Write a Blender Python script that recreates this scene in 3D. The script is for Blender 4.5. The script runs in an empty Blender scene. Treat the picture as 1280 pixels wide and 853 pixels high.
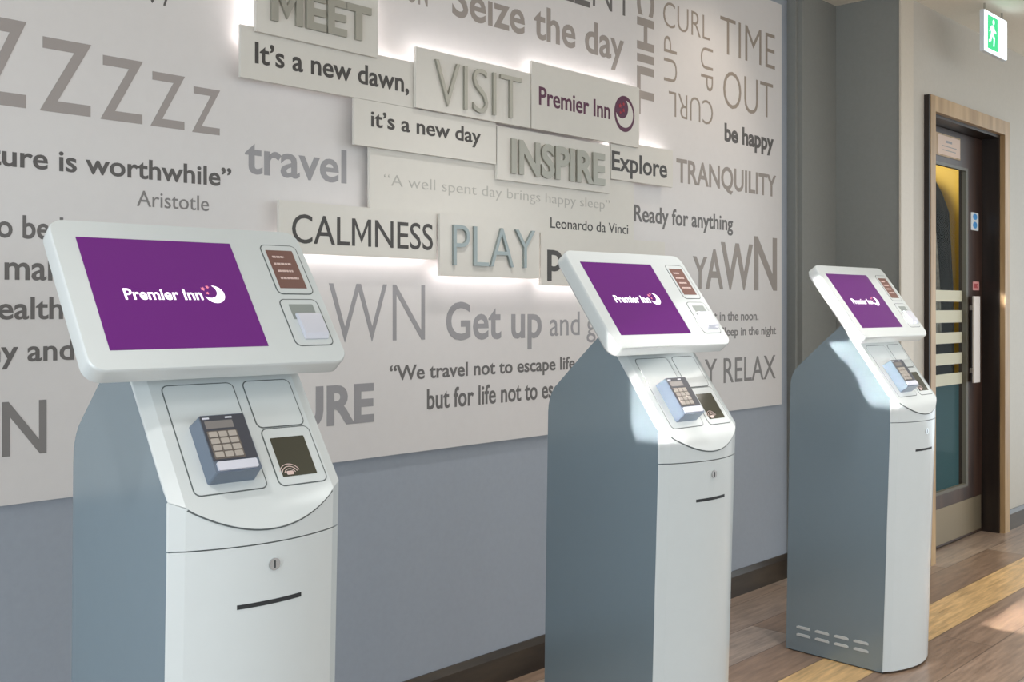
import bpy, bmesh, math, random
from mathutils import Vector, Matrix

# ------------------------------------------------------------------ camera, sky, lights
scene = bpy.context.scene
COL = scene.collection
YAW, FPX, CY = .7555, 1333.8, 385.44
cam_d = bpy.data.cameras.new('camera')
cam_d.sensor_width = 36.0
cam_d.lens = 36.0 * FPX / 1280.0
cam_d.shift_y = -(426.5 - CY) / 1280.0
cam_d.clip_start = 0.05
cam = bpy.data.objects.new('camera', cam_d)
COL.objects.link(cam)
cam.location = (0, 0, 1.2)
cam.rotation_euler = (math.pi / 2, 0, YAW - math.pi / 2)
scene.camera = cam

scene.view_settings.view_transform = 'Standard'
scene.view_settings.look = 'None'
scene.view_settings.gamma = 1.0
scene.view_settings.exposure = 0.6
scene.view_settings.use_curve_mapping = False

world = bpy.data.worlds.new('daylight')
scene.world = world
world.use_nodes = True
bg = world.node_tree.nodes['Background']
bg.inputs[0].default_value = (0.84, 0.94, 1.0, 1)
bg.inputs[1].default_value = 1.3


def area(name, loc, target, sx, sy, power, color):
    l = bpy.data.lights.new(name, 'AREA')
    l.shape = 'RECTANGLE'
    l.size, l.size_y = sx, sy
    l.energy = power
    l.color = color
    o = bpy.data.objects.new(name, l)
    COL.objects.link(o)
    o.location = loc
    o.rotation_euler = (Vector(target) - Vector(loc)).to_track_quat('-Z', 'Y').to_euler()
    return o


def spot(name, loc, target, power, color, deg, blend=.9, size=.05):
    l = bpy.data.lights.new(name, 'SPOT')
    l.energy = power
    l.color = color
    l.spot_size = math.radians(deg)
    l.spot_blend = blend
    l.shadow_soft_size = size
    o = bpy.data.objects.new(name, l)
    COL.objects.link(o)
    o.location = loc
    o.rotation_euler = (Vector(target) - Vector(loc)).to_track_quat('-Z', 'Y').to_euler()
    return o


area('ceiling_fill_near', (0.6, 0.3, 2.55), (0.6, 0.3, 0), 1.2, .6, 4, (1, .95, .9))  # unseen fill light added under the ceiling
area('ceiling_fill_far', (4.0, 0.5, 2.55), (4.0, 0.5, 0), 1.2, .6, 7, (1, .94, .87))  # second added fill light, also out of view
area('side_window_daylight', (-2.4, .6, .9), (1.4, 2.0, .6), 1.8, 1.6, 26, (.74, .88, 1.0))
spot('downlight_over_words', (3.75, 1.75, 2.58), (3.6, 2.36, 1.9), 7, (1, .86, .72), 75)
for dx, dy, dp in ((.05, 1.2, 44), (2.2, 1.72, 34), (2.95, 1.2, 36), (4.7, .6, 44)):
    spot('ceiling_fill_spot', (dx, dy, 2.58), (dx, dy, 0), dp, (1, .97, .95), 88, 1.0, .06)  # unseen spots added to brighten the floor and lower wall
area('back_room_lamp', (6.0, 3.0, 2.4), (6.3, 2.7, 0), .5, .5, 14, (1, .9, .75))
spot('downlight_over_door', (5.6, 1.2, 2.58), (5.5, 1.7, 0.5), 14, (1, .88, .75), 90)
# low sun coming in at the far left window and over the sill, and a patch of it on the floor by the door
b1 = area('low_sun_beam', (-3.2, .77, 1.09), (3.37, 1.493, 1.09), .45, .42, 1.3, (1, .97, .93))
b1.data.spread = math.radians(.35)
b2 = area('floor_sun_beam', (4.75, -2.2, 2.5), (4.75, 1.26, 0), 1.2, .24, 2.2, (1, .95, .88))
b2.data.spread = math.radians(.6)


# ------------------------------------------------------------------ helpers
def lin(r, g, b):
    f = lambda c: (c / 255 / 12.92) if c / 255 <= .04045 else ((c / 255 + .055) / 1.055) ** 2.4
    return (f(r), f(g), f(b), 1)


def mat(name, col, rough=.5, metal=0, spec=.5, coat=0, emit=None, estr=0):
    m = bpy.data.materials.new(name)
    m.use_nodes = True
    p = m.node_tree.nodes['Principled BSDF']
    p.inputs['Base Color'].default_value = col
    p.inputs['Roughness'].default_value = rough
    p.inputs['Metallic'].default_value = metal
    p.inputs['Specular IOR Level'].default_value = spec
    p.inputs['Coat Weight'].default_value = coat
    p.inputs['Coat Roughness'].default_value = .05
    if emit:
        p.inputs['Emission Color'].default_value = emit
        p.inputs['Emission Strength'].default_value = estr
    return m


def speckle(m, scale, amount, bump=0.0, stretch=(1, 1, 1)):
    """fine procedural unevenness of a painted or moulded surface"""
    nt = m.node_tree
    p = nt.nodes['Principled BSDF']
    tc = nt.nodes.new('ShaderNodeTexCoord')
    mp = nt.nodes.new('ShaderNodeMapping')
    mp.inputs['Scale'].default_value = stretch
    nz = nt.nodes.new('ShaderNodeTexNoise')
    nz.inputs['Scale'].default_value = scale
    nz.inputs['Detail'].default_value = 4
    nt.links.new(tc.outputs['Object'], mp.inputs['Vector'])
    nt.links.new(mp.outputs['Vector'], nz.inputs['Vector'])
    c = p.inputs['Base Color'].default_value
    rp = nt.nodes.new('ShaderNodeValToRGB')
    rp.color_ramp.elements[0].position = .3
    rp.color_ramp.elements[1].position = .7
    rp.color_ramp.elements[0].color = (c[0] * (1 - amount), c[1] * (1 - amount), c[2] * (1 - amount), 1)
    rp.color_ramp.elements[1].color = (min(1, c[0] * (1 + amount)), min(1, c[1] * (1 + amount)), min(1, c[2] * (1 + amount)), 1)
    nt.links.new(nz.outputs['Fac'], rp.inputs['Fac'])
    nt.links.new(rp.outputs['Color'], p.inputs['Base Color'])
    if bump:
        b = nt.nodes.new('ShaderNodeBump')
        b.inputs['Strength'].default_value = bump
        b.inputs['Distance'].default_value = .002
        nt.links.new(nz.outputs['Fac'], b.inputs['Height'])
        nt.links.new(b.outputs['Normal'], p.inputs['Normal'])
    return m


def link(name, bm, m, parent=None, bevel=0, seg=2, smooth=30):
    if bevel:
        es = [e for e in bm.edges if len(e.link_faces) == 2 and e.calc_face_angle(0) > math.radians(35)]
        bmesh.ops.bevel(bm, geom=es, offset=bevel, segments=seg, profile=.5, affect='EDGES', clamp_overlap=True)
    bmesh.ops.recalc_face_normals(bm, faces=bm.faces)
    me = bpy.data.meshes.new(name)
    if smooth:
        for f in bm.faces:
            f.smooth = True
        for e in bm.edges:
            if len(e.link_faces) == 2 and e.calc_face_angle(0) > math.radians(smooth):
                e.smooth = False
    bm.to_mesh(me)
    bm.free()
    for x in (m if isinstance(m, (list, tuple)) else [m]):
        me.materials.append(x)
    o = bpy.data.objects.new(name, me)
    COL.objects.link(o)
    if bevel and smooth:
        wn = o.modifiers.new('even_normals', 'WEIGHTED_NORMAL')
        wn.keep_sharp = True
    if parent:
        o.parent = parent
    return o


def tag(o, label, cat, group=None):
    o['label'] = label
    o['category'] = cat
    if group:
        o['group'] = group
    return o


def empty(name, loc, rz=0):
    o = bpy.data.objects.new(name, None)
    o.empty_display_size = .1
    COL.objects.link(o)
    o.location = loc
    o.rotation_euler = (0, 0, rz)
    return o


def box(bm, x0, x1, y0, y1, z0, z1):
    v = [bm.verts.new(p) for p in ((x0, y0, z0), (x1, y0, z0), (x1, y1, z0), (x0, y1, z0), (x0, y0, z1), (x1, y0, z1), (x1, y1, z1), (x0, y1, z1))]
    for q in ((3, 2, 1, 0), (4, 5, 6, 7), (0, 1, 5, 4), (1, 2, 6, 5), (2, 3, 7, 6), (3, 0, 4, 7)):
        bm.faces.new([v[i] for i in q])
    return bm


def B(*a):
    return box(bmesh.new(), *a)


def prism(bm, pts, f, n0, n1, mi=0):
    """closed solid over the 2D outline pts; f maps (u, v, n) to a point"""
    a = [bm.verts.new(f(u, v, n0)) for u, v in pts]
    b = [bm.verts.new(f(u, v, n1)) for u, v in pts]
    fs = [bm.faces.new(a[::-1]), bm.faces.new(b)]
    k = len(pts)
    for i in range(k):
        fs.append(bm.faces.new((a[i], a[(i + 1) % k], b[(i + 1) % k], b[i])))
    for x in fs:
        x.material_index = mi
    return bm


def rrect(x0, x1, y0, y1, r, n=5):
    out = []
    for cx, cy, a0 in ((x1 - r, y1 - r, 0), (x0 + r, y1 - r, 90), (x0 + r, y0 + r, 180), (x1 - r, y0 + r, 270)):
        for i in range(n + 1):
            a = math.radians(a0 + 90 * i / n)
            out.append((cx + r * math.cos(a), cy + r * math.sin(a)))
    return out


def circle(cx, cy, r, n=32, ry=None):
    return [(cx + r * math.cos(2 * math.pi * i / n), cy + (ry or r) * math.sin(2 * math.pi * i / n)) for i in range(n)]


def crescent(cx, cy, r, ox, oy, r2, n=28):
    """disc of radius r minus a disc of radius r2 centred at an offset"""
    d = math.hypot(ox, oy)
    th = math.atan2(oy, ox)
    a = math.acos((r * r + d * d - r2 * r2) / (2 * r * d))
    b = math.acos((r2 * r2 + d * d - r * r) / (2 * r2 * d))
    out = []
    for i in range(n + 1):
        t = th + a + (2 * math.pi - 2 * a) * i / n
        out.append((cx + r * math.cos(t), cy + r * math.sin(t)))
    for i in range(1, n):
        t = th + math.pi + b - 2 * b * i / n
        out.append((cx + ox + r2 * math.cos(t), cy + oy + r2 * math.sin(t)))
    return out


# lettering: a text of the given weight as a 2D-laid mesh, then put where a map says
OFFS = {'l': -.012, 'r': .002, 'm': .010, 'b': .017, 'x': .032}
_cache = {}


def letter_m(w, depth):
    """capital M as one clean outline with the stem width of the weight w"""
    a, b = text_mesh('M', 'l', depth)[0], text_mesh('I', w, depth)[0]
    g = OFFS[w] - OFFS['l']
    x0, x1 = min(v.x for v in a) - g, max(v.x for v in a) + g
    h = max(v.y for v in b)
    y0 = min(v.y for v in b)
    t = (max(v.x for v in b) - min(v.x for v in b)) * .94
    mx, v = (x0 + x1) / 2, t * 1.75
    yb = y0 + (h - y0) * .12
    i0 = x0 + t * 1.12
    drop = (h - (yb + v)) * (mx - x0 - t) / (mx - i0)
    P = [(x0, y0), (x0, h), (i0, h), (mx, yb + v), (x1 - t * 1.12, h), (x1, h), (x1, y0), (x1 - t, y0), (x1 - t, yb + drop), (mx, yb), (x0 + t, yb + drop), (x0 + t, y0)]
    n = len(P)
    V = [Vector((p[0], p[1], -depth)) for p in P] + [Vector((p[0], p[1], depth)) for p in P]
    tri = [(0, 1, 10, 11), (1, 2, 10), (2, 3, 9, 10), (3, 4, 8, 9), (4, 5, 8), (5, 6, 7, 8)]
    F = [tuple(i + n for i in q[::-1]) for q in tri] + tri + [(i, (i + 1) % n, (i + 1) % n + n, i + n) for i in range(n)]
    return V, F


def text_mesh(s, w, depth=.01):
    key = (s, w, depth)
    if key in _cache:
        return _cache[key]
    if 'M' in s and w != 'l':
        V, Fs = [], []
        one = max(v.x for v in text_mesh('I', 'l', depth)[0])
        i = 0
        while i < len(s):
            j = s.find('M', i)
            piece = 'M' if j == i else s[i:(j if j > 0 else len(s))]
            adv = max(v.x for v in text_mesh(s[:i] + 'I', 'l', depth)[0]) - one if i else 0
            if piece.strip():
                pv, pf = letter_m(w, depth) if piece == 'M' else text_mesh(piece, w, depth)
                k = len(V)
                V += [Vector((v.x + adv, v.y, v.z)) for v in pv]
                Fs += [tuple(q + k for q in f) for f in pf]
            i += len(piece)
        _cache[key] = (V, Fs)
        return V, Fs
    c = bpy.data.curves.new('lettering', 'FONT')
    c.body = s
    c.size = 1
    c.offset = OFFS[w]
    c.extrude = depth
    c.resolution_u = 4
    o = bpy.data.objects.new('lettering', c)
    COL.objects.link(o)
    bpy.context.view_layer.update()
    me = bpy.data.meshes.new_from_object(o.evaluated_get(bpy.context.evaluated_depsgraph_get()))
    V = [v.co.copy() for v in me.vertices]
    Fs = [tuple(p.vertices) for p in me.polygons]
    bpy.data.objects.remove(o)
    bpy.data.curves.remove(c)
    bpy.data.meshes.remove(me)
    _cache[key] = (V, Fs)
    return V, Fs


def ink(s, w):
    V = text_mesh(s, w)[0]
    return min(v.x for v in V), max(v.x for v in V)


def lettering(bm, s, w, x0, x1, z0, z1, f, thick, pre='', suf='', turn='0', ref='H', mi=0):
    """the words s fill x0..x1 with their baseline on z0 and capitals up to z1; f maps (u, v, n)"""
    capm = max(v.y for v in text_mesh(ref, w)[0])
    if turn == '0':
        I1 = ink('I', w)[1]
        a, b = ink(s, w)
        adv = (ink(pre + 'I', w)[1] - I1) if pre else 0
        kx = (x1 - x0) / (b - a)
        kz = (z1 - z0) / capm
        V, Fs = text_mesh(pre + s + suf, w)
        P = [(x0 + (v.x - adv - a) * kx, z0 + v.y * kz, v.z) for v in V]
    else:
        V, Fs = text_mesh(s, w)
        a, b = ink(s, w)
        ymin, ymax = min(v.y for v in V), max(v.y for v in V)
        P = []
        for v in V:
            s_, t_ = (v.x - a) / (b - a), (v.y - ymin) / (ymax - ymin)
            if turn == 'cw':
                u, q = t_, 1 - s_
            elif turn == 'ccw':
                u, q = 1 - t_, s_
            else:
                u, q = 1 - s_, 1 - t_
            P.append((x0 + (x1 - x0) * u, z0 + (z1 - z0) * q, v.z))
    zs = [p[2] for p in P]
    lo, hi = min(zs), max(zs)
    vs = [bm.verts.new(f(p[0], p[1], thick * (p[2] - lo) / (hi - lo))) for p in P]
    for q in Fs:
        try:
            bm.faces.new([vs[i] for i in q]).material_index = mi
        except ValueError:
            pass
    return bm


# ------------------------------------------------------------------ materials
M = {}
M['wall'] = speckle(mat('grey wall paint', lin(154, 161, 171), .42, spec=.4), 60, .02, .03)
M['wall2'] = speckle(mat('warm grey wall paint', lin(196, 190, 180), .5, spec=.3), 60, .02, .03)
M['pier'] = speckle(mat('dark grey wall paint', lin(136, 137, 133), .5, spec=.3), 60, .02, .03)
M['cream'] = speckle(mat('pale corner strip', lin(205, 195, 180), .4), 60, .02)
M['ceil'] = speckle(mat('ceiling paint', lin(236, 230, 216), .8), 80, .02)
M['board'] = speckle(mat('white satin board', lin(214, 210, 208), .33, spec=.4), 40, .01)
M['plate'] = speckle(mat('white acrylic plate', lin(214, 210, 202), .4, spec=.4), 40, .01)
M['white'] = speckle(mat('white kiosk plastic', lin(207, 212, 212), .22, spec=.5, coat=.3), 30, .006)
M['steel'] = speckle(mat('blue grey lacquered steel', lin(138, 154, 163), .24, metal=.35, spec=.5, coat=.2), 30, .006)
M['dark'] = mat('dark gap', lin(40, 42, 44), .7)
M['groove'] = mat('grey joint line', lin(88, 94, 94), .7)
M['screen'] = mat('lit purple screen', lin(60, 10, 70), .12, emit=lin(104, 36, 120), estr=.47)
M['scr_white'] = mat('lit white pixels', lin(200, 200, 200), .3, emit=lin(250, 240, 252), estr=.95)
M['scr_rose'] = mat('lit rose pixels', lin(120, 60, 80), .3, emit=lin(215, 120, 140), estr=.9)
M['brown'] = mat('brown printed label', lin(118, 84, 76), .45)
M['pinkish'] = mat('pale print', lin(214, 190, 184), .5)
M['lilac'] = mat('pale lilac plastic', lin(205, 206, 216), .3)
M['terminal'] = mat('dark blue grey plastic', lin(112, 124, 140), .28, metal=.3)
M['black'] = mat('black plastic', lin(66, 68, 76), .35)
M['key'] = mat('grey brown key', lin(166, 158, 150), .4)
M['keybed'] = mat('dark brown keypad', lin(104, 96, 90), .4)
M['lcd'] = mat('grey display', lin(124, 120, 118), .2)
M['glasswin'] = mat('olive dark window', lin(70, 69, 58), .08, spec=.6)
M['chrome'] = mat('chrome', lin(200, 200, 200), .15, metal=1)
M['vent'] = mat('vent slat with caught light', lin(196, 200, 200), .5)  # paleness is light caught on the slats, put into their colour
M['metal'] = mat('brushed metal letter', lin(160, 158, 148), .35, metal=.45)
M['teal_metal'] = mat('brushed letter tinted by reflection', lin(148, 156, 155), .35, metal=.45)  # teal reflection on the brushed metal, put into its base colour
M['led'] = mat('white light strip', lin(255, 250, 250), .5, emit=(1, .95, .97, 1), estr=9)
M['purple'] = mat('dark purple print', lin(82, 16, 58), .4)
M['red'] = mat('red print', lin(160, 30, 50), .4)
M['orange'] = mat('orange print', lin(196, 92, 70), .4)
INK = {'dark': lin(88, 84, 82), 'dark2': lin(102, 98, 96), 'mid': lin(128, 124, 122), 'mid2': lin(150, 148, 150),
       'taupe': lin(156, 148, 144), 'taupe2': lin(150, 141, 134), 'taupe3': lin(148, 136, 124), 'black': lin(64, 60, 57),
       'faint': lin(180, 177, 170)}
for k in INK:
    M['ink_' + k] = mat('printed grey ink ' + k, INK[k], .45)


def wood(name, dark, light, rough, stretch, scale):
    m = mat(name, light, rough)
    nt = m.node_tree
    p = nt.nodes['Principled BSDF']
    tc = nt.nodes.new('ShaderNodeTexCoord')
    mp = nt.nodes.new('ShaderNodeMapping')
    mp.inputs['Scale'].default_value = stretch
    nz = nt.nodes.new('ShaderNodeTexNoise')
    nz.inputs['Scale'].default_value = scale
    nz.inputs['Detail'].default_value = 5
    rp = nt.nodes.new('ShaderNodeValToRGB')
    rp.color_ramp.elements[0].color, rp.color_ramp.elements[1].color = dark, light
    rp.color_ramp.elements[0].position, rp.color_ramp.elements[1].position = .32, .68
    nt.links.new(tc.outputs['Object'], mp.inputs['Vector'])
    nt.links.new(mp.outputs['Vector'], nz.inputs['Vector'])
    nt.links.new(nz.outputs['Fac'], rp.inputs['Fac'])
    nt.links.new(rp.outputs['Color'], p.inputs['Base Color'])
    return m


M['skirting'] = wood('dark stained skirting wood', lin(40, 32, 26), lin(72, 60, 46), .3, (1, 6, 6), 3)
M['oak'] = wood('golden oak frame', lin(158, 126, 86), lin(192, 160, 118), .4, (5, 5, .6), 4)
M['leaf'] = wood('dark brown door veneer', lin(40, 26, 20), lin(70, 46, 34), .35, (6, 6, .5), 4)
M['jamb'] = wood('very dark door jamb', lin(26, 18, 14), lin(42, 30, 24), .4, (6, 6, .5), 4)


def floor_material():
    m = mat('brown wood planks', lin(120, 98, 80), .3, spec=.45)
    nt = m.node_tree
    N, L = nt.nodes.new, nt.links.new
    p = nt.nodes['Principled BSDF']
    tc = N('ShaderNodeTexCoord')
    sx = N('ShaderNodeSeparateXYZ')
    L(tc.outputs['Object'], sx.inputs[0])

    def math_(op, a, b=None):
        n = N('ShaderNodeMath')
        n.operation = op
        for i, q in enumerate((a, b)):
            if q is None:
                continue
            if isinstance(q, (int, float)):
                n.inputs[i].default_value = q
            else:
                L(q, n.inputs[i])
        return n.outputs[0]
    v = math_('DIVIDE', math_('SUBTRACT', sx.outputs[1], 1.542), .188)
    row = math_('FLOOR', v)
    wn = N('ShaderNodeTexWhiteNoise')
    wn.noise_dimensions = '1D'
    L(row, wn.inputs['W'])
    u = math_('ADD', math_('DIVIDE', sx.outputs[0], 1.4), math_('MULTIPLY', wn.outputs['Value'], 7.3))
    col = math_('FLOOR', u)
    cb = N('ShaderNodeCombineXYZ')
    L(row, cb.inputs[0])
    L(col, cb.inputs[1])
    w2 = N('ShaderNodeTexWhiteNoise')
    w2.noise_dimensions = '3D'
    L(cb.outputs[0], w2.inputs['Vector'])
    rp = N('ShaderNodeValToRGB')
    e = rp.color_ramp.elements
    e[0].color, e[1].color = lin(140, 116, 98), lin(184, 166, 150)
    for pos, c in ((.35, lin(158, 132, 112)), (.7, lin(170, 152, 138))):
        x = e.new(pos)
        x.color = c
    L(w2.outputs['Value'], rp.inputs['Fac'])
    # the tan row
    isrow = math_('COMPARE', row, 0.0)
    isrow.node.inputs[2].default_value = .1
    mx = N('ShaderNodeMix')
    mx.data_type = 'RGBA'
    L(isrow, mx.inputs['Factor'])
    L(rp.outputs['Color'], mx.inputs['A'])
    mx.inputs['B'].default_value = lin(222, 184, 130)
    # grain
    mp = N('ShaderNodeMapping')
    mp.inputs['Scale'].default_value = (1.6, 16, 1)
    L(tc.outputs['Object'], mp.inputs['Vector'])
    nz = N('ShaderNodeTexNoise')
    nz.inputs['Scale'].default_value = 3.2
    nz.inputs['Detail'].default_value = 6
    nz.inputs['Roughness'].default_value = .6
    L(mp.outputs['Vector'], nz.inputs['Vector'])
    gr = N('ShaderNodeMapRange')
    gr.inputs['From Min'].default_value = .3
    gr.inputs['From Max'].default_value = .7
    gr.inputs['To Min'].default_value = .62
    gr.inputs['To Max'].default_value = 1.25
    L(nz.outputs['Fac'], gr.inputs['Value'])
    # joints
    fr = math_('FRACT', v)
    j = math_('LESS_THAN', math_('ABSOLUTE', math_('SUBTRACT', fr, .5)), .488)
    fu = math_('FRACT', u)
    j2 = math_('LESS_THAN', math_('ABSOLUTE', math_('SUBTRACT', fu, .5)), .4985)
    jj = math_('ADD', math_('MULTIPLY', math_('MULTIPLY', j, j2), .5), .5)
    fac = math_('MULTIPLY', gr.outputs[0], jj)
    vm = N('ShaderNodeVectorMath')
    vm.operation = 'SCALE'
    L(mx.outputs['Result'], vm.inputs[0])
    L(fac, vm.inputs['Scale'])
    L(vm.outputs[0], p.inputs['Base Color'])
    rr = N('ShaderNodeMapRange')
    rr.inputs['To Min'].default_value = .22
    rr.inputs['To Max'].default_value = .42
    L(nz.outputs['Fac'], rr.inputs['Value'])
    L(rr.outputs[0], p.inputs['Roughness'])
    return m


M['floor'] = floor_material()

# ------------------------------------------------------------------ the room
WY = 2.3617                       # front of the printed panel


def structure(name, bm, m, parent=None, bevel=0):
    o = link(name, bm, m, parent, bevel, smooth=30 if bevel else 0)
    if not parent:
        o['kind'] = 'structure'
    return o


structure('floor', B(-4, 9, -14, 4.2, -.1, 0), M['floor'])
structure('ceiling', B(-4, 9, -3.2, 2.5, 2.61, 2.7), M['ceil'])
structure('wall_back', B(-4, 4.34, 2.377, 2.5, 0, 2.61), M['wall'])
structure('wall_pier', B(4.34, 4.66, 2.313, 2.5, 0, 2.61), M['pier'])
bm = bmesh.new()
box(bm, 4.78, 5.0, 2.008, 2.5, 0, 2.61)
box(bm, 5.93, 9, 2.008, 2.2, 0, 2.61)
box(bm, 5.0, 5.93, 2.008, 2.2, 2.123, 2.61)
structure('wall_door', bm, M['wall2'])
structure('wall_return', B(4.66, 4.78, 2.0085, 2.5, 0, 2.61), M['pier'])
structure('trim_1', B(4.652, 4.785, 1.999, 2.008, 0, 2.61), M['cream'], bevel=.003)  # paler strip over the outer wall corner
structure('trim_2', B(4.318, 4.34, 2.335, 2.377, 0, 2.61), M['pier'], bevel=.003)


def skirting(name, x0, x1, y, h=.105, t=.016):
    prof = [(y, 0), (y - t, 0), (y - t, h - .02), (y - t * .55, h - .006), (y - t * .35, h), (y, h)]
    return structure(name, prism(bmesh.new(), prof, lambda u, v, n: (n, u, v), x0, x1), M['skirting'])


skirting('baseboard_back', -4, 4.318, 2.377)
skirting('baseboard_pier', 4.34, 4.652, 2.313)
skirting('baseboard_door', 6.0, 9, 2.008)
# the room behind the door
M['yellow'] = speckle(mat('mustard wall paint', lin(196, 158, 52), .6), 60, .03)
M['teal'] = speckle(mat('teal wall paint', lin(52, 96, 108), .5), 60, .03)
structure('wall_closet', B(6.6, 6.7, 2.2, 4.2, .74, 2.5), M['yellow'])
structure('trim_3', B(6.58, 6.7, 2.2, 4.2, 0, .74), M['teal'])
structure('wall_closet_rear', B(4.8, 6.7, 4.1, 4.2, 0, 2.5), M['yellow'])
structure('ceiling_closet', B(5.0, 6.7, 2.2, 4.2, 2.5, 2.6), M['ceil'])

# ------------------------------------------------------------------ door
door = empty('door_1', (5.465, 2.1, 0))
door['kind'] = 'structure'


def dpart(name, bm, m, bevel=0):
    for v in bm.verts:
        v.co -= Vector((5.465, 2.1, 0))
    return link(name, bm, m, door, bevel)


bm = bmesh.new()
box(bm, 4.943, 5.0, 1.982, 2.008, 0, 2.196)
box(bm, 5.93, 6.0, 1.982, 2.008, 0, 2.196)
box(bm, 5.0, 5.93, 1.982, 2.008, 2.123, 2.196)
dpart('door_frame', bm, M['oak'], .004)
dpart('frame_edge', B(4.927, 4.943, 1.984, 2.008, 0, 2.194), M['jamb'], .002)  # darker strip along the outer left side of the frame
bm = bmesh.new()
box(bm, 4.985, 5.0, 2.008, 2.15, 0, 2.123)
box(bm, 5.915, 5.93, 2.008, 2.15, 0, 2.123)
box(bm, 5.0, 5.915, 2.008, 2.15, 2.108, 2.123)
dpart('door_jamb', bm, M['jamb'], .002)
bm = bmesh.new()
box(bm, 5.005, 5.15, 2.095, 2.139, .008, 2.105)
box(bm, 5.70, 5.91, 2.095, 2.139, .008, 2.105)
box(bm, 5.15, 5.70, 2.095, 2.139, 1.93, 2.105)
box(bm, 5.15, 5.70, 2.095, 2.139, .008, .27)
dpart('door_leaf', bm, M['leaf'])
bm = bmesh.new()
M['bead'] = mat('grey glazing bead', lin(96, 92, 82), .4)
for a in ((5.15, 5.165, .27, 1.93), (5.672, 5.70, .27, 1.93), (5.165, 5.672, .27, .285), (5.165, 5.672, 1.915, 1.93)):
    box(bm, a[0], a[1], 2.09, 2.11, a[2], a[3])
dpart('glazing_bead', bm, M['bead'], .002)
g = bpy.data.materials.new('clear glass')
g.use_nodes = True
nt = g.node_tree
nt.nodes.remove(nt.nodes['Principled BSDF'])
tr, gl, mxs = nt.nodes.new('ShaderNodeBsdfTransparent'), nt.nodes.new('ShaderNodeBsdfGlossy'), nt.nodes.new('ShaderNodeMixShader')
gl.inputs['Roughness'].default_value = .02
tr.inputs[0].default_value = (.88, .92, .9, 1)
mxs.inputs[0].default_value = .012
nt.links.new(tr.outputs[0], mxs.inputs[1])
nt.links.new(gl.outputs[0], mxs.inputs[2])
nt.links.new(mxs.outputs[0], nt.nodes['Material Output'].inputs[0])
M['glass'] = g
dpart('glass_pane', B(5.165, 5.672, 2.112, 2.118, .285, 1.915), M['glass'])
M['stripe'] = mat('frosted cream film', lin(206, 202, 178), .5)
for z0, z1 in ((1.234, 1.291), (1.126, 1.189), (1.02, 1.076), (.912, .97), (.807, .866)):
    dpart('glass_stripe', B(5.165, 5.668, 2.1105, 2.112, z0, z1), M['stripe'])
bm = B(5.705, 5.79, 2.062, 2.07, .81, 1.262)
box(bm, 5.735, 5.76, 2.07, 2.095, .86, .885)
box(bm, 5.735, 5.76, 2.07, 2.095, 1.19, 1.215)
M['handle'] = mat('satin pale handle', lin(222, 214, 208), .3)
dpart('pull_handle', bm, M['handle'], .002)
M['kick'] = mat('brushed brass kick plate', lin(150, 136, 112), .35, metal=.7)
dpart('kick_plate', B(5.02, 5.89, 2.0925, 2.095, .02, .2), M['kick'], .0006)

# little signs on the door
M['paper'] = mat('pinkish notice paper', lin(226, 202, 186), .6)
M['blue'] = mat('blue sign print', lin(70, 150, 215), .4)
M['signwhite'] = mat('white sign', lin(220, 226, 232), .4)
ny = lambda u, v, n: (u, 2.0945 - n, v)
n = empty('notice', (5.44, 2.0945, 2.02))
tag(n, 'pale paper notice in a brown holder on the top rail of the dark door', 'notice')


def at(o, name, bm, m, bevel=0):
    for v in bm.verts:
        v.co -= o.location
    return link(name, bm, m, o, bevel)


at(n, 'holder', prism(bmesh.new(), [(5.265, 1.962), (5.595, 1.962), (5.595, 2.074), (5.265, 2.074)], ny, 0, .003), M['oak'])
at(n, 'paper', prism(bmesh.new(), [(5.30, 1.97), (5.588, 1.97), (5.588, 2.066), (5.30, 2.066)], ny, .003, .0042), M['paper'])
bm = bmesh.new()
for i, (a, b) in enumerate(((5.40, 5.48), (5.35, 5.54), (5.36, 5.53))):
    z = 2.032 - i * .02
    prism(bm, [(a, z), (b, z), (b, z + (.012 if i == 0 else .004)), (a, z + (.012 if i == 0 else .004))], ny, .0042, .0047)
at(n, 'print', bm, M['ink_mid2'])
n = empty('door_sign', (5.8, 2.0945, 1.66))
tag(n, 'small white sign with blue round marks on the dark door stile', 'sign')
at(n, 'sign_plate', prism(bmesh.new(), rrect(5.747, 5.85, 1.612, 1.706, .006), ny, 0, .003), M['signwhite'], .0005)
bm = bmesh.new()
prism(bm, circle(5.80, 1.684, .03, 24, .016), ny, .003, .0036)
prism(bm, circle(5.80, 1.640, .03, 24, .018), ny, .003, .0036)
at(n, 'blue_marks', bm, M['blue'])
n = empty('push_sticker', (5.81, 2.0945, 1.318))
tag(n, 'small pink and red square sticker above the pale pull handle', 'sticker')
at(n, 'sticker_face', prism(bmesh.new(), rrect(5.775, 5.862, 1.295, 1.341, .004), ny, 0, .002), mat('pink sticker', lin(214, 150, 148), .5))
at(n, 'sticker_mark', prism(bmesh.new(), [(5.79, 1.306), (5.845, 1.306), (5.83, 1.318), (5.845, 1.33), (5.79, 1.33)], ny, .002, .0026), mat('red sticker mark', lin(170, 70, 74), .5))


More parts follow.
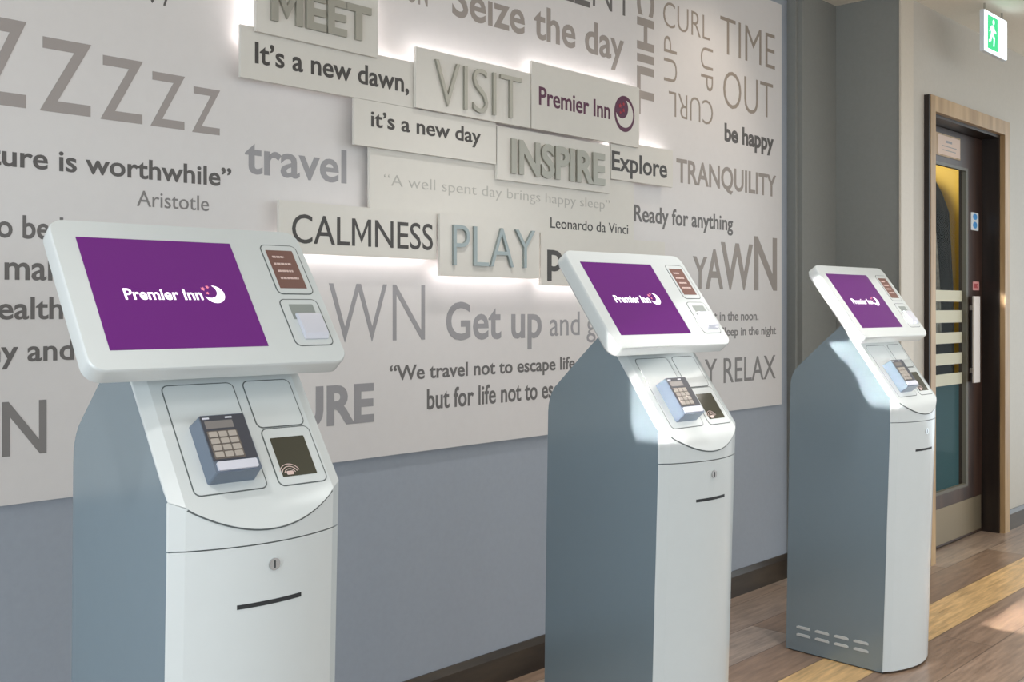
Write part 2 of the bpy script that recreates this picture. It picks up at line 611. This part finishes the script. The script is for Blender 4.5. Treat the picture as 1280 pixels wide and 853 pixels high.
# coat and scarf behind the glass
def garment(name, secs, m, seed, folds):
    rnd = random.Random(seed)
    ph = [rnd.uniform(0, 6.28) for _ in range(4)]
    bm = bmesh.new()
    rows = []
    NS = 40
    for z, cy, wy, cx, dx in secs:
        r = []
        for i in range(NS):
            a = 2 * math.pi * i / NS
            w = 1 + folds * (math.sin(7 * a + ph[0] + z * 1.5) + .5 * math.sin(13 * a + ph[1] - z)) * min(1, (secs[0][0] - z) * 2)
            r.append(bm.verts.new((cx + dx * math.cos(a) * w, cy + wy * math.sin(a) * w, z)))
        rows.append(r)
    for a, b in zip(rows, rows[1:]):
        for i in range(NS):
            bm.faces.new((a[i], a[(i + 1) % NS], b[(i + 1) % NS], b[i]))
    bm.faces.new(rows[0])
    bm.faces.new(rows[-1][::-1])
    return link(name, bm, m, smooth=80)


M['coat'] = speckle(mat('black coat cloth', lin(40, 39, 42), .9, spec=.1), 14, .35)
M['scarf'] = speckle(mat('grey checked cloth', lin(128, 126, 124), .9, spec=.1), 40, .35)
c = garment('coat', [(2.09, 2.75, .05, 6.50, .04), (2.05, 2.75, .09, 6.5, .06), (2.0, 2.75, .155, 6.5, .075), (1.9, 2.75, .205, 6.5, .08), (1.78, 2.75, .245, 6.5, .08),
                     (1.5, 2.75, .262, 6.5, .075), (1.3, 2.75, .278, 6.5, .07), (1.1, 2.75, .285, 6.5, .07), (.92, 2.75, .285, 6.5, .07), (.79, 2.75, .287, 6.5, .07)], M['coat'], 3, .05)
tag(c, 'black coat hanging behind the striped door glass', 'coat')
c = garment('scarf', [(1.97, 2.63, .03, 6.41, .02), (1.9, 2.60, .045, 6.395, .022), (1.5, 2.575, .055, 6.385, .022), (1.2, 2.565, .06, 6.385, .02), (1.0, 2.56, .06, 6.385, .02)], M['scarf'], 5, .06)
tag(c, 'grey scarf hung over the black coat behind the door glass', 'scarf')
h = empty('coat_hook', (6.6, 2.75, 2.1))
tag(h, 'metal coat hook on the yellow wall behind the door', 'hook')
at(h, 'hook_plate', B(6.592, 6.6, 2.72, 2.78, 2.05, 2.16), M['chrome'], .002)
at(h, 'hook_arm', B(6.42, 6.592, 2.742, 2.758, 2.092, 2.108), M['chrome'], .004)

# ------------------------------------------------------------------ exit sign
e = empty('exit_sign', (5.2, 1.78, 2.61))
tag(e, 'lit green and white running figure exit sign hung from the ceiling', 'exit sign')
M['sign_lit'] = mat('lit white sign face', lin(220, 230, 235), .3, emit=lin(228, 244, 250), estr=1.05)
M['sign_green'] = mat('lit green sign face', lin(20, 120, 80), .3, emit=lin(36, 178, 112), estr=1.0)
fy = lambda u, v, n: (u, 1.78 - n, v)
at(e, 'sign_box', B(5.05, 5.345, 1.781, 1.80, 2.385, 2.575), M['signwhite'], .003)
at(e, 'sign_face', prism(bmesh.new(), rrect(5.053, 5.342, 2.388, 2.572, .004), fy, 0, .003), M['sign_lit'])
at(e, 'green_panel', prism(bmesh.new(), [(5.085, 2.402), (5.215, 2.402), (5.215, 2.556), (5.085, 2.556)], fy, .003, .0042), M['sign_green'])
bm = bmesh.new()
prism(bm, circle(5.158, 2.532, .012, 16), fy, .0042, .005)
prism(bm, [(5.128, 2.512), (5.158, 2.518), (5.172, 2.498), (5.19, 2.49), (5.19, 2.482), (5.166, 2.488), (5.156, 2.5), (5.156, 2.478), (5.174, 2.458), (5.166, 2.42), (5.155, 2.42),
           (5.16, 2.453), (5.138, 2.468), (5.125, 2.44), (5.098, 2.432), (5.098, 2.442), (5.116, 2.45), (5.13, 2.488), (5.128, 2.5), (5.112, 2.48), (5.104, 2.484)], fy, .0042, .005)
at(e, 'running_figure', bm, M['sign_lit'])
bm = bmesh.new()
prism(bm, [(5.24, 2.478), (5.29, 2.478), (5.29, 2.462), (5.322, 2.488), (5.29, 2.514), (5.29, 2.498), (5.24, 2.498)], fy, .003, .0042)
at(e, 'arrow', bm, mat('pale green arrow', lin(170, 215, 200), .4, emit=lin(196, 232, 222), estr=.9))
for hx in (5.08, 5.307):
    at(e, 'hanger', B(hx, hx + .008, 1.787, 1.794, 2.575, 2.61), M['chrome'])

# ------------------------------------------------------------------ printed panel and its raised plates
BOARD_TEXT = [
    ('Z', 'Z', '', 0.8599, 0.9659, 1.6378, 1.8228, 'm', 'taupe'),
    ('Z', '', '', 0.9944, 1.1109, 1.6374, 1.7989, 'm', 'taupe'),
    ('Z', '', '', 1.1325, 1.2361, 1.6361, 1.7816, 'm', 'taupe'),
    ('Z', '', '', 1.2553, 1.3452, 1.6357, 1.7639, 'm', 'taupe'),
    ('Z', '', '', 1.3646, 1.4421, 1.6338, 1.7444, 'm', 'taupe'),
    ('ure is worthwhile\u201d', '\u201cAdvent', '', 0.9145, 1.474, 1.5065, 1.5524, 'b', 'dark'),
    ('Aristotle', '', '', 1.2211, 1.4107, 1.4407, 1.4772, 'r', 'mid'),
    ('o bed', 'Early t', '', 0.9038, 1.0466, 1.3527, 1.4022, 'b', 'dark2'),
    ('ma', 'rise ', 'kes', 0.9195, 1.0093, 1.2625, 1.3103, 'b', 'dark2'),
    ('ealth', 'a man h', '', 0.9054, 1.0461, 1.1769, 1.2246, 'b', 'dark2'),
    ('y and', 'wealth', ' wise', 0.912, 1.0711, 1.0851, 1.1317, 'b', 'dark2'),
    ('N', '', '', 0.9143, 1.0093, 0.8825, 0.9985, 'm', 'mid'),
    ('travel', '', '', 1.5135, 1.838, 1.5472, 1.6376, 'b', 'mid2'),
    ('Seize the day', '', '', 2.2408, 3.1007, 2.0952, 2.2064, 'b', 'taupe2'),
    ('SILE', '', '', 2.6034, 2.9032, 2.2556, 2.3527, 'x', 'dark2'),
    ('NT', '', '', 2.921, 3.1489, 2.2606, 2.3929, 'l', 'dark2'),
    ('DREAM ON', '', '', 1.8575, 2.1407, 2.0999, 2.1879, 'b', 'taupe2'),
    ('enjoy', '', '', 1.2191, 1.307, 1.9407, 1.9827, 'b', 'dark'),
    ('TIME', '', '', 3.7445, 4.1826, 2.2404, 2.3921, 'l', 'taupe3'),
    ('OUT', '', '', 3.7662, 4.1654, 2.0236, 2.1752, 'l', 'taupe3'),
    ('be happy', '', '', 3.7759, 4.1723, 1.8885, 1.96, 'x', 'dark'),
    ('TRANQUILITY', '', '', 3.4327, 4.193, 1.6886, 1.7796, 'b', 'taupe2'),
    ('Ready for anything', '', '', 3.161, 3.8395, 1.5208, 1.5811, 'b', 'dark2'),
    ('Y', '', '', 3.5452, 3.6478, 1.2803, 1.4049, 'b', 'taupe2'),
    ('A', '', '', 3.6362, 3.7662, 1.2804, 1.4368, 'b', 'taupe2'),
    ('W', '', '', 3.7481, 3.9982, 1.2812, 1.4698, 'b', 'taupe2'),
    ('N', '', '', 4.008, 4.1999, 1.2816, 1.5067, 'b', 'taupe2'),
    ('t in the noon.', 'Res', '', 3.6975, 4.0441, 1.1497, 1.1864, 'b', 'mid'),
    ('eep in the night', 'Sl', '', 3.7904, 4.193, 1.0868, 1.1218, 'b', 'mid'),
    ('RELAX', 'STAY ', '', 3.7692, 4.1889, 0.8936, 0.9951, 'r', 'mid'),
    ('WN', 'DA', '', 1.7778, 2.1296, 1.1038, 1.2681, 'l', 'mid2'),
    ('Get up', '', '', 2.2161, 2.6509, 1.1053, 1.2183, 'b', 'mid2'),
    ('and', ' ', ' go', 2.6912, 2.8485, 1.1073, 1.1885, 'r', 'mid2'),
    ('\u201cWe travel not to escape life', '', ',', 1.9936, 2.8231, 0.9918, 1.0341, 'b', 'dark2'),
    ('but for life not to', '', ' escape us\u201d', 2.1382, 2.6294, 0.8995, 0.9589, 'b', 'dark2'),
    ('RE', 'FUTU', '', 1.7708, 1.9361, 0.8826, 0.9884, 'x', 'mid2'),
]
TURNED_TEXT = [
    ('CHILL', 'cw', 3.1782, 3.2858, 1.9198, 2.4135, 'x', 'taupe2'),
    ('CURL', '0', 3.3452, 3.6653, 2.2738, 2.3702, 'l', 'taupe3'),
    ('UP', 'cw', 3.6018, 3.6887, 2.0719, 2.243, 'l', 'taupe3'),
    ('CURL', '180', 3.382, 3.6887, 1.9365, 2.0332, 'l', 'taupe3'),
    ('UP', 'ccw', 3.3504, 3.4354, 2.0678, 2.2408, 'l', 'taupe3'),
]
panel = tag(link('wall_panel', B(-1.2, 4.2419, WY, 2.3765, .7763, 2.539), M['board'], bevel=.002), 'large white wall panel printed with grey words, behind the three kiosks', 'wall panel')
wmap = lambda u, v, n: (u, WY - n, v)
for t, pre, suf, x0, x1, z0, z1, w, c in BOARD_TEXT:
    ref = 'm' if t == 'ma' else 'H'
    if t == 'ma':
        z1 = z0 + .0365
    link('lettering', lettering(bmesh.new(), t, w, x0, x1, z0, z1, wmap, .0008, pre, suf, ref=ref), M['ink_' + c], panel, smooth=0)
for t, turn, x0, x1, z0, z1, w, c in TURNED_TEXT:
    link('lettering', lettering(bmesh.new(), t, w, x0, x1, z0, z1, wmap, .0008, turn=turn), M['ink_' + c], panel, smooth=0)

# name: layer, x0, x1, z0, z1, words, light along (top, bottom, left, right), label
DEPTH = {'A': (.030, .040), 'B': (.042, .052), 'C': (.017, .028)}
PLATES = [
    ('B', 1.5127, 1.9077, 1.8979, 2.1255, [('MEET', 'metal', 1.5541, 1.8792, 1.937, 2.028, 'x')], 'lr', 'raised white plate with thick metal capitals MEET'),
    ('A', 1.4764, 2.0531, 1.7787, 1.9106, [('It\u2019s a new dawn,', 'ink_black', 1.5175, 2.0317, 1.821, 1.8741, 'b')], 't', 'raised white plate reading It\u2019s a new dawn in dark letters'),
    ('A', 1.8343, 2.392, 1.6499, 1.7779, [('it\u2019s a new day', 'ink_black', 1.8924, 2.3248, 1.7075, 1.751, 'b')], '', 'raised white plate reading it\u2019s a new day'),
    ('B', 2.0486, 2.5384, 1.7797, 1.9554, [('VISIT', 'metal', 2.1188, 2.4892, 1.7961, 1.9296, 'l')], 't', 'raised white plate with thin metal capitals VISIT'),
    ('B', 2.5442, 3.1226, 1.7805, 1.9971, [('Premier Inn', 'purple', 2.5797, 2.9521, 1.8624, 1.9204, 'b')], 'tr', 'raised white plate with purple hotel name and round moon logo'),
    ('A', 2.3973, 2.9697, 1.6037, 1.7717, [('INSPIRE', 'metal', 2.4556, 2.9313, 1.6318, 1.738, 'x')], '', 'raised white plate with thick metal capitals INSPIRE'),
    ('A', 2.9743, 3.3508, 1.6562, 1.7952, [('Explore', 'ink_black', 2.9779, 3.3128, 1.6893, 1.7566, 'b')], 't', 'raised white plate reading Explore, right end of the cluster'),
    ('C', 1.8988, 3.1212, 1.4475, 1.6549, [('\u201cA well spent day brings happy sleep\u201d', 'ink_faint', 1.9494, 2.9805, 1.5486, 1.5806, 'l'), ('Leonardo da Vinci', 'ink_black', 2.6633, 3.0877, 1.4669, 1.5015, 'r')], '', 'wide recessed plate with a faint quotation, below the INSPIRE plate'),
    ('A', 1.59, 2.1400, 1.3431, 1.4792, [('CALMNESS', 'ink_black', 1.6295, 2.1251, 1.371, 1.4461, 'r')], 'b', 'raised white plate reading CALMNESS above the nearest kiosk'),
    ('B', 2.1421, 2.5808, 1.2954, 1.4779, [('PLAY', 'teal_metal', 2.1914, 2.5537, 1.3266, 1.4487, 'l')], 'b', 'raised white plate with thin metal capitals PLAY, teal reflection in their colour'),
    ('A', 2.6021, 3.2988, 1.2743, 1.4468, [('pause', 'ink_black', 2.6337, 3.0295, 1.3254, 1.4259, 'b')], 'b', 'raised white plate mostly hidden by the middle kiosk screen, starting with letter p'),
]
for layer, x0, x1, z0, z1, words, lit, label in PLATES:
    d0, d1 = DEPTH[layer]
    o = empty('word_plate', ((x0 + x1) / 2, WY - d0, z0))
    tag(o, label, 'sign plate')
    at(o, 'plate', B(x0, x1, WY - d1, WY - d0, z0, z1), M['plate'], .0012)
    for s, mk, a, b, c, d, w in words:
        raised = .008 if 'metal' in mk else .0008
        at(o, 'lettering', lettering(bmesh.new(), s, w, a, b, c, d, lambda u, v, n: (u, WY - d1 - n, v), raised), M[mk])
    if 'Premier Inn' == words[0][0]:
        lm = lambda u, v, n: (u, WY - d1 - n, v)
        cx, cz = 3.0348, 1.8908
        at(o, 'logo_disc', prism(bmesh.new(), circle(cx, cz, .0585, 40, .064), lm, 0, .0008), M['purple'])
        at(o, 'logo_moon', prism(bmesh.new(), crescent(cx, cz, .049, -.017, .02, .038), lm, .0008, .0014), M['plate'])
        for sx_, sz_, r in ((-.026, .026, .010), (-.006, .034, .008), (-.024, .002, .007), (-.006, .012, .009)):
            pts = [(cx + sx_ + (r if i % 2 == 0 else r * .45) * math.cos(i * math.pi / 5 + .3), cz + sz_ + (r if i % 2 == 0 else r * .45) * math.sin(i * math.pi / 5 + .3)) for i in range(10)]
            at(o, 'logo_star', prism(bmesh.new(), pts, lm, .0008, .0016), M['red'])
    for px in (x0 + .06, x1 - .06):
        for pz in ((z0 + .03, z1 - .03) if words[0][0] not in ('INSPIRE', 'MEET', 'CALMNESS', 'PLAY') else ((z1 - .03, z1 - .07) if words[0][0] in ('INSPIRE', 'MEET') else (z0 + .03, z1 - .06))):
            at(o, 'standoff', prism(bmesh.new(), circle(px, pz, .006, 12), wmap, 0, d0), M['chrome'])
    e0, e1, i0 = d0 - .006, d0 - .001, .012
    ends = {'t': (x0 + i0, x1 - i0, z1 - i0 - .006, z1 - i0), 'b': (x0 + i0, x1 - i0, z0 + i0, z0 + i0 + .006),
            'r': (x1 - i0 - .006, x1 - i0, z0 + .03, z1 - i0), 'l': (x0 + i0, x0 + i0 + .006, z0 + .03, z1 - i0)}
    for q in lit:
        a = ends[q]
        at(o, 'light_strip', B(a[0], a[1], WY - e1, WY - e0, a[2], a[3]), M['led'])

# ------------------------------------------------------------------ check-in kiosks
ZK, ZS, CS, LEAN = .9044, .8263, .7299, .0332
HX = .156
_u = math.hypot(CS, 1)
IY, IZ = CS / _u, 1 / _u                          # along the sloping panel
HY0, HZ0, HS = .0664, 1.1351, .7495
_h = math.hypot(HS, 1)
JY, JZ = HS / _h, 1 / _h                          # along the screen head


def inc(x, L, n):                                 # sloping panel: across, up the slope, out of it
    return (x, L * IY - n * IZ, ZK + L * IZ + n * IY)


def hd(x, L, n):                                  # screen head
    return (x, HY0 + L * JY - n * JZ, HZ0 + L * JZ + n * JY)


def plan():                                       # front of the kiosk seen from above, left to right: x, y, rise of the panel edge
    half = [(.156, 0, 0), (.1545, -.0025, .0012), (.134, -.017, .008)]
    left = [(-a, b, c) for a, b, c in half]
    mid = []
    for i in range(1, 24):
        x = -.134 + .268 * i / 24
        mid.append((x, -.017 - .031 * (1 - (x / .134) ** 2), .008))
    return left + mid + [(a, b, c) for a, b, c in half[::-1]]


PLAN = plan()


def front_y(x):
    for (a, ya, _), (b, yb, _) in zip(PLAN, PLAN[1:]):
        if a <= x <= b:
            return ya + (yb - ya) * (x - a) / (b - a)
    return 0


def lean(y, z):
    return y - LEAN * (z - ZK)


def kiosk():
    k = empty('check_in_kiosk', (0, 0, 0))
    # steel body
    prof = [(.392, .004), (.3745, .925), (.3725, .945), (.368, .962), (.3605, .978), (.350, .992), (.335, 1.006), (.254, 1.078), (.146, 1.170), (.112, 1.124), (.1525, 1.112), (0.001, ZK - .001),
            (lean(.001, .004), .004)]
    body = link('body', prism(bmesh.new(), prof, lambda u, v, n: (n, u, v), -.1535, .1535), M['steel'], k, .004, 2)
    # base plinth
    link('base_plinth', B(-.148, .148, .035, .385, 0, .006), M['dark'], k)
    # front door
    bm = bmesh.new()
    zt, zb = ZS - .0011, .008
    top = [bm.verts.new((x, lean(y, zt), zt)) for x, y, _ in PLAN]
    bot = [bm.verts.new((x, lean(y, zb), zb)) for x, y, _ in PLAN]
    for i in range(len(PLAN) - 1):
        bm.faces.new((bot[i], bot[i + 1], top[i + 1], top[i]))
    bm.faces.new((top[0], top[-1], bot[-1], bot[0]))
    bm.faces.new(top)
    bm.faces.new(bot[::-1])
    door_ = link('service_door', bm, M['white'], k, smooth=8)
    # fascia between the door and the sloping panel
    bm = bmesh.new()
    zb = ZS + .0011
    bot = [bm.verts.new((x, lean(y, zb), zb)) for x, y, _ in PLAN]
    edge = []
    for x, y, n in PLAN:
        L = (y + n * IZ) / IY                      # where the front meets the raised panel plane
        z = ZK + L * IZ + n * IY
        edge.append((x, y, z, n))
    top = [bm.verts.new((x, lean(y, z - .0052) if abs(x) < .13 else y, z - .0016)) for x, y, z, n in edge]
    for i in range(len(PLAN) - 1):
        bm.faces.new((bot[i], bot[i + 1], top[i + 1], top[i]))
    b2 = [bm.verts.new((s * HX, .004, zb)) for s in (-1, 1)]
    t2 = [bm.verts.new((s * HX, .004, ZK - .004)) for s in (-1, 1)]
    bm.faces.new([b2[0]] + bot + [b2[1]])
    bm.faces.new([t2[0]] + top + [t2[1]])
    bm.faces.new((b2[0], b2[1], t2[1], t2[0]))
    bm.faces.new((b2[0], bot[0], top[0], t2[0]))
    bm.faces.new((b2[1], bot[-1], top[-1], t2[1]))
    link('fascia', bm, M['white'], k, smooth=8)
    # sloping panel with its curved lip
    bm = bmesh.new()
    LT = .262
    lo = [bm.verts.new((x, y - (.0018 * IY if abs(x) < .13 else 0), z - (.0018 * IZ if abs(x) < .13 else 0))) for x, y, z, n in edge]
    hi = [bm.verts.new(inc(x, LT, n)) for x, y, z, n in edge]
    lip = [bm.verts.new((x, y - (.0008 if abs(x) < .13 else 0), z - (.0024 if abs(x) < .13 else .0008))) for x, y, z, n in edge]
    under = [bm.verts.new(inc(x * .999, max(0, (y + .012) / IY), -.0035)) for x, y, z, n in edge]
    back = [bm.verts.new(inc(x * .999, LT, -.0035)) for x, y, z, n in edge]
    for i in range(len(edge) - 1):
        bm.faces.new((lo[i], lo[i + 1], hi[i + 1], hi[i]))
        bm.faces.new((lip[i], lip[i + 1], lo[i + 1], lo[i]))
        bm.faces.new((under[i], under[i + 1], lip[i + 1], lip[i]))
        bm.faces.new((hi[i], hi[i + 1], back[i + 1], back[i]))
    for s in (0, -1):
        bm.faces.new((lo[s], hi[s], back[s], under[s], lip[s]))
    bm.faces.new((under[0], under[-1], back[-1], back[0]))
    gap = bmesh.new()
    e2 = [(x, y, z) for x, y, z, n in edge if abs(x) < .1345]
    a = [gap.verts.new((x, y + .0002, z - .0005)) for x, y, z in e2]
    c2 = [gap.verts.new((x, y + .0002, z - .0052)) for x, y, z in e2]
    a3 = [gap.verts.new((x, y + .003, z - .0005)) for x, y, z in e2]
    c3 = [gap.verts.new((x, y + .003, z - .0052)) for x, y, z in e2]
    for i in range(len(e2) - 1):
        for p, q in ((a, c2), (c3, a3), (a3, a), (c2, c3)):
            gap.faces.new((p[i], p[i + 1], q[i + 1], q[i]))
    cp = link('control_panel', bm, M['white'], k, smooth=8)
    link('joint', gap, M['groove'], cp)
    N0 = .008

    def inset(x0, x1, l0, l1, name, m, parent, f, n0, r=.010, grow=.0021):
        gr = link('joint', prism(bmesh.new(), rrect(x0 - grow, x1 + grow, l0 - grow, l1 + grow, r + grow), f, n0 - .001, n0 + .0004), M['groove'], None)
        pl = link(name, prism(bmesh.new(), rrect(x0, x1, l0, l1, r), f, n0, n0 + .0009), m, parent, .0003, 1)
        gr.parent = pl
        return pl
    tp = inset(-.113, .013, -.001, .201, 'terminal_plate', M['white'], k, inc, N0)
    inset(.034, .124, .110, .202, 'blank_plate', M['white'], k, inc, N0)
    wp = inset(.037, .128, -.002, .105, 'reader_plate', M['white'], k, inc, N0)
    # a card terminal standing proud of its plate
    T0, T1 = N0 + .0009, N0 + .034
    bm = bmesh.new()
    a = rrect(-.0885, -.004, .0145, .1235, .004, 3)
    b = rrect(-.0865, -.006, .0165, .1215, .004, 3)
    va = [bm.verts.new(inc(u, v, T0)) for u, v in a]
    vb = [bm.verts.new(inc(u, v, T1)) for u, v in b]
    bm.faces.new(va[::-1])
    bm.faces.new(vb)
    for i in range(len(a)):
        j = (i + 1) % len(a)
        bm.faces.new((va[i], va[j], vb[j], vb[i]))
    term = link('card_terminal', bm, M['terminal'], k, .0012, 1)
    link('terminal_face', prism(bmesh.new(), rrect(-.085, -.0075, .038, .120, .002), inc, T1, T1 + .0012), M['black'], term)
    link('display', prism(bmesh.new(), rrect(-.080, -.031, .096, .110, .001), inc, T1 + .0012, T1 + .0018), M['lcd'], term)
    for x in (-.076, -.036):
        link('indicator', prism(bmesh.new(), rrect(x - .006, x + .006, .1135, .1165, .0008), inc, T1 + .0012, T1 + .0020), M['lilac'], term)
    link('keypad', prism(bmesh.new(), rrect(-.0815, -.0285, .0405, .0915, .002), inc, T1 + .0012, T1 + .0018), M['keybed'], term)
    for r in range(4):
        for c in range(3):
            x, y = -.0795 + c * .0168, .0795 - r * .0122
            link('key', prism(bmesh.new(), rrect(x, x + .0142, y, y + .0098, .0015, 2), inc, T1 + .0012, T1 + .0034), M['key'], term, .0005, 1)
    link('card_slot_lip', prism(bmesh.new(), rrect(-.082, -.012, .020, .0355, .003), inc, T1 - .001, T1 + .0035), M['lilac'], term, .0010, 2)
    # reader window with contactless mark
    win = link('reader_window', prism(bmesh.new(), rrect(.047, .113, .0125, .0872, .002), inc, N0 + .0009, N0 + .0014), M['glasswin'], wp)
    bm = bmesh.new()
    cx, cy = .0625, .0155
    for r in (.011, .0155, .020):
        A = [(cx + (r + .0006) * math.cos(t), cy + (r + .0006) * math.sin(t)) for t in [math.pi * .12 + math.pi * .76 * i / 12 for i in range(13)]]
        Bq = [(cx + (r - .0006) * math.cos(t), cy + (r - .0006) * math.sin(t)) for t in [math.pi * .12 + math.pi * .76 * i / 12 for i in range(13)]]
        prism(bm, A + Bq[::-1], inc, N0 + .0014, N0 + .0018)
    prism(bm, rrect(.056, .069, .0155, .0225, .002), inc, N0 + .0014, N0 + .0018)
    link('contactless_mark', bm, M['pinkish'], wp)
    # lock and bin slot on the door
    bm = bmesh.new()
    yl = lean(front_y(.003), .791)
    prism(bm, circle(.003, .791, .0098, 24), lambda u, v, n: (u, yl - n, v), -.004, .003)
    lk = link('lock', bm, M['chrome'], k, .0012, 2)
    link('keyway', prism(bmesh.new(), rrect(.0018, .0042, .785, .797, .0008, 2), lambda u, v, n: (u, yl - n, v), .003, .0034), M['dark'], lk)
    bm = bmesh.new()
    n_ = 14
    ring = []
    for i in range(n_ + 1):
        x = -.0585 + .1165 * i / n_
        y = lean(front_y(x), .731)
        ring.append([bm.verts.new(p) for p in ((x, y - .0006, .7275), (x, y - .0006, .7345), (x, y + .004, .7345), (x, y + .004, .7275))])
    for a, b in zip(ring, ring[1:]):
        for i in range(4):
            bm.faces.new((a[i], b[i], b[(i + 1) % 4], a[(i + 1) % 4]))
    bm.faces.new(ring[0])
    bm.faces.new(ring[-1][::-1])
    link('bin_slot', bm, M['dark'], door_, smooth=0)
    # vents low on the side
    for y0 in (.296, .224, .152, .080):
        for z in (.087, .061):
            bm = prism(bmesh.new(), [(y0, z - .004), (y0 + .053, z - .004), (y0 + .053, z + .002), (y0 + .046, z + .005), (y0 + .007, z + .005), (y0, z + .002)], lambda u, v, n: (-.1535 - n, u, v), -.001, .0025)
            link('vent', bm, M['vent'], body, .0008, 1)
    # neck and screen head
    link('neck', prism(bmesh.new(), [(.02, -.0405), (.16, -.0405), (.16, -.075), (.02, -.092)], lambda u, v, n: hd(n, u, v), -.135, .135), M['white'], k, .003)
    bm = bmesh.new()
    f = rrect(-.255, .209, -.037, .2625, .026, 8)
    g_ = rrect(-.249, .203, -.031, .2565, .022, 8)
    mids = rrect(-.256, .210, -.038, .2635, .027, 8)
    layers = [(rrect(-.2535, .2075, -.0355, .261, .025, 8), 0), (f, -.002), (mids, -.005), (mids, -.032), (g_, -.040)]
    vs = [[bm.verts.new(hd(u, v, n)) for u, v in o_] for o_, n in layers]
    bm.faces.new(vs[0])
    bm.faces.new(vs[-1][::-1])
    for a, b in zip(vs, vs[1:]):
        for i in range(len(a)):
            j = (i + 1) % len(a)
            bm.faces.new((a[j], a[i], b[i], b[j]))
    head = link('screen_head', bm, M['white'], k, smooth=28)
    scr = link('screen', prism(bmesh.new(), rrect(-.217, .0588, 0, .2259, .0008, 2), hd, -.0005, .0006), M['screen'], k)
    bm = lettering(bmesh.new(), 'Premier Inn', 'b', -.1665, -.031, .0985, .1205, lambda u, v, n: hd(u, v, .0006 + n), .0004)
    prism(bm, crescent(-.0075, .110, .0185, -.0085, .0065, .0145), lambda u, v, n: hd(u, v, n), .0006, .0010)
    link('screen_lettering', bm, M['scr_white'], scr, smooth=0)
    for sx_, sz_, r in ((-.0255, .1215, .0045), (-.0165, .1255, .0038), (-.0195, .1125, .0034)):
        pts = [(sx_ + (r if i % 2 == 0 else r * .5) * math.cos(i * math.pi / 5), sz_ + (r if i % 2 == 0 else r * .5) * math.sin(i * math.pi / 5)) for i in range(10)]
        link('screen_star', prism(bmesh.new(), pts, hd, .0006, .0010), M['scr_rose'], scr, smooth=0)
    st = inset(.120, .193, .114, .2255, 'label_plate', M['white'], k, hd, 0)
    lb = link('printed_label', prism(bmesh.new(), rrect(.127, .183, .1255, .214, .001, 2), hd, .0009, .0014), M['brown'], st)
    bm = bmesh.new()
    for i, (a, b) in enumerate(((.136, .160), (.134, .170), (.136, .168), (.136, .174))):
        L = .196 - i * .0165
        x = a
        rr_ = random.Random(i)
        while x < b:
            w_ = rr_.uniform(.004, .008)
            prism(bm, [(x, L), (min(b, x + w_), L), (min(b, x + w_), L + .0045), (x, L + .0045)], hd, .0014, .0018)
            x += w_ + .0012
    link('label_print', bm, M['pinkish'], st, smooth=0)
    pp = inset(.115, .191, 0, .0995, 'printer_plate', M['white'], k, hd, 0)
    link('printer_slot', prism(bmesh.new(), rrect(.130, .180, .056, .089, .002), hd, .0009, .0013), mat('grey recess', lin(142, 148, 144), .6), pp)
    bm = bmesh.new()
    prism(bm, [(.0665, .0013), (.0665, .006), (.060, .0095), (.020, .0105), (.0115, .004), (.0115, .0013)], lambda u, v, n: hd(n, u, v), .1355, .183)
    link('ticket_tongue', bm, M['lilac'], pp, .001, 2)
    return k


def dup(root, loc, rz):
    r = root.copy()
    COL.objects.link(r)
    for ch in root.children:
        c_ = ch.copy()
        COL.objects.link(c_)
        c_.parent = r
        for g1 in ch.children:
            d = g1.copy()
            COL.objects.link(d)
            d.parent = c_
            for g2 in g1.children:
                d2 = g2.copy()
                COL.objects.link(d2)
                d2.parent = d
    r.location, r.rotation_euler = loc, (0, 0, rz)
    return r


RZ = -.0557
k1 = kiosk()
spots = [((2.255, 1.4854, 0), 'white and blue grey check-in kiosk in the middle, second from the left'),
         ((3.5299, 1.4749, 0), 'farthest check-in kiosk, by the dark door, its base and floor vents in view')]
for loc, lab in spots:
    tag(dup(k1, loc, RZ), lab, 'kiosk', 'self check-in kiosks')
k1.location, k1.rotation_euler = (.9806, 1.491, 0), (0, 0, RZ)
tag(k1, 'nearest and largest check-in kiosk, at left, its keypad and screen closest', 'kiosk', 'self check-in kiosks')
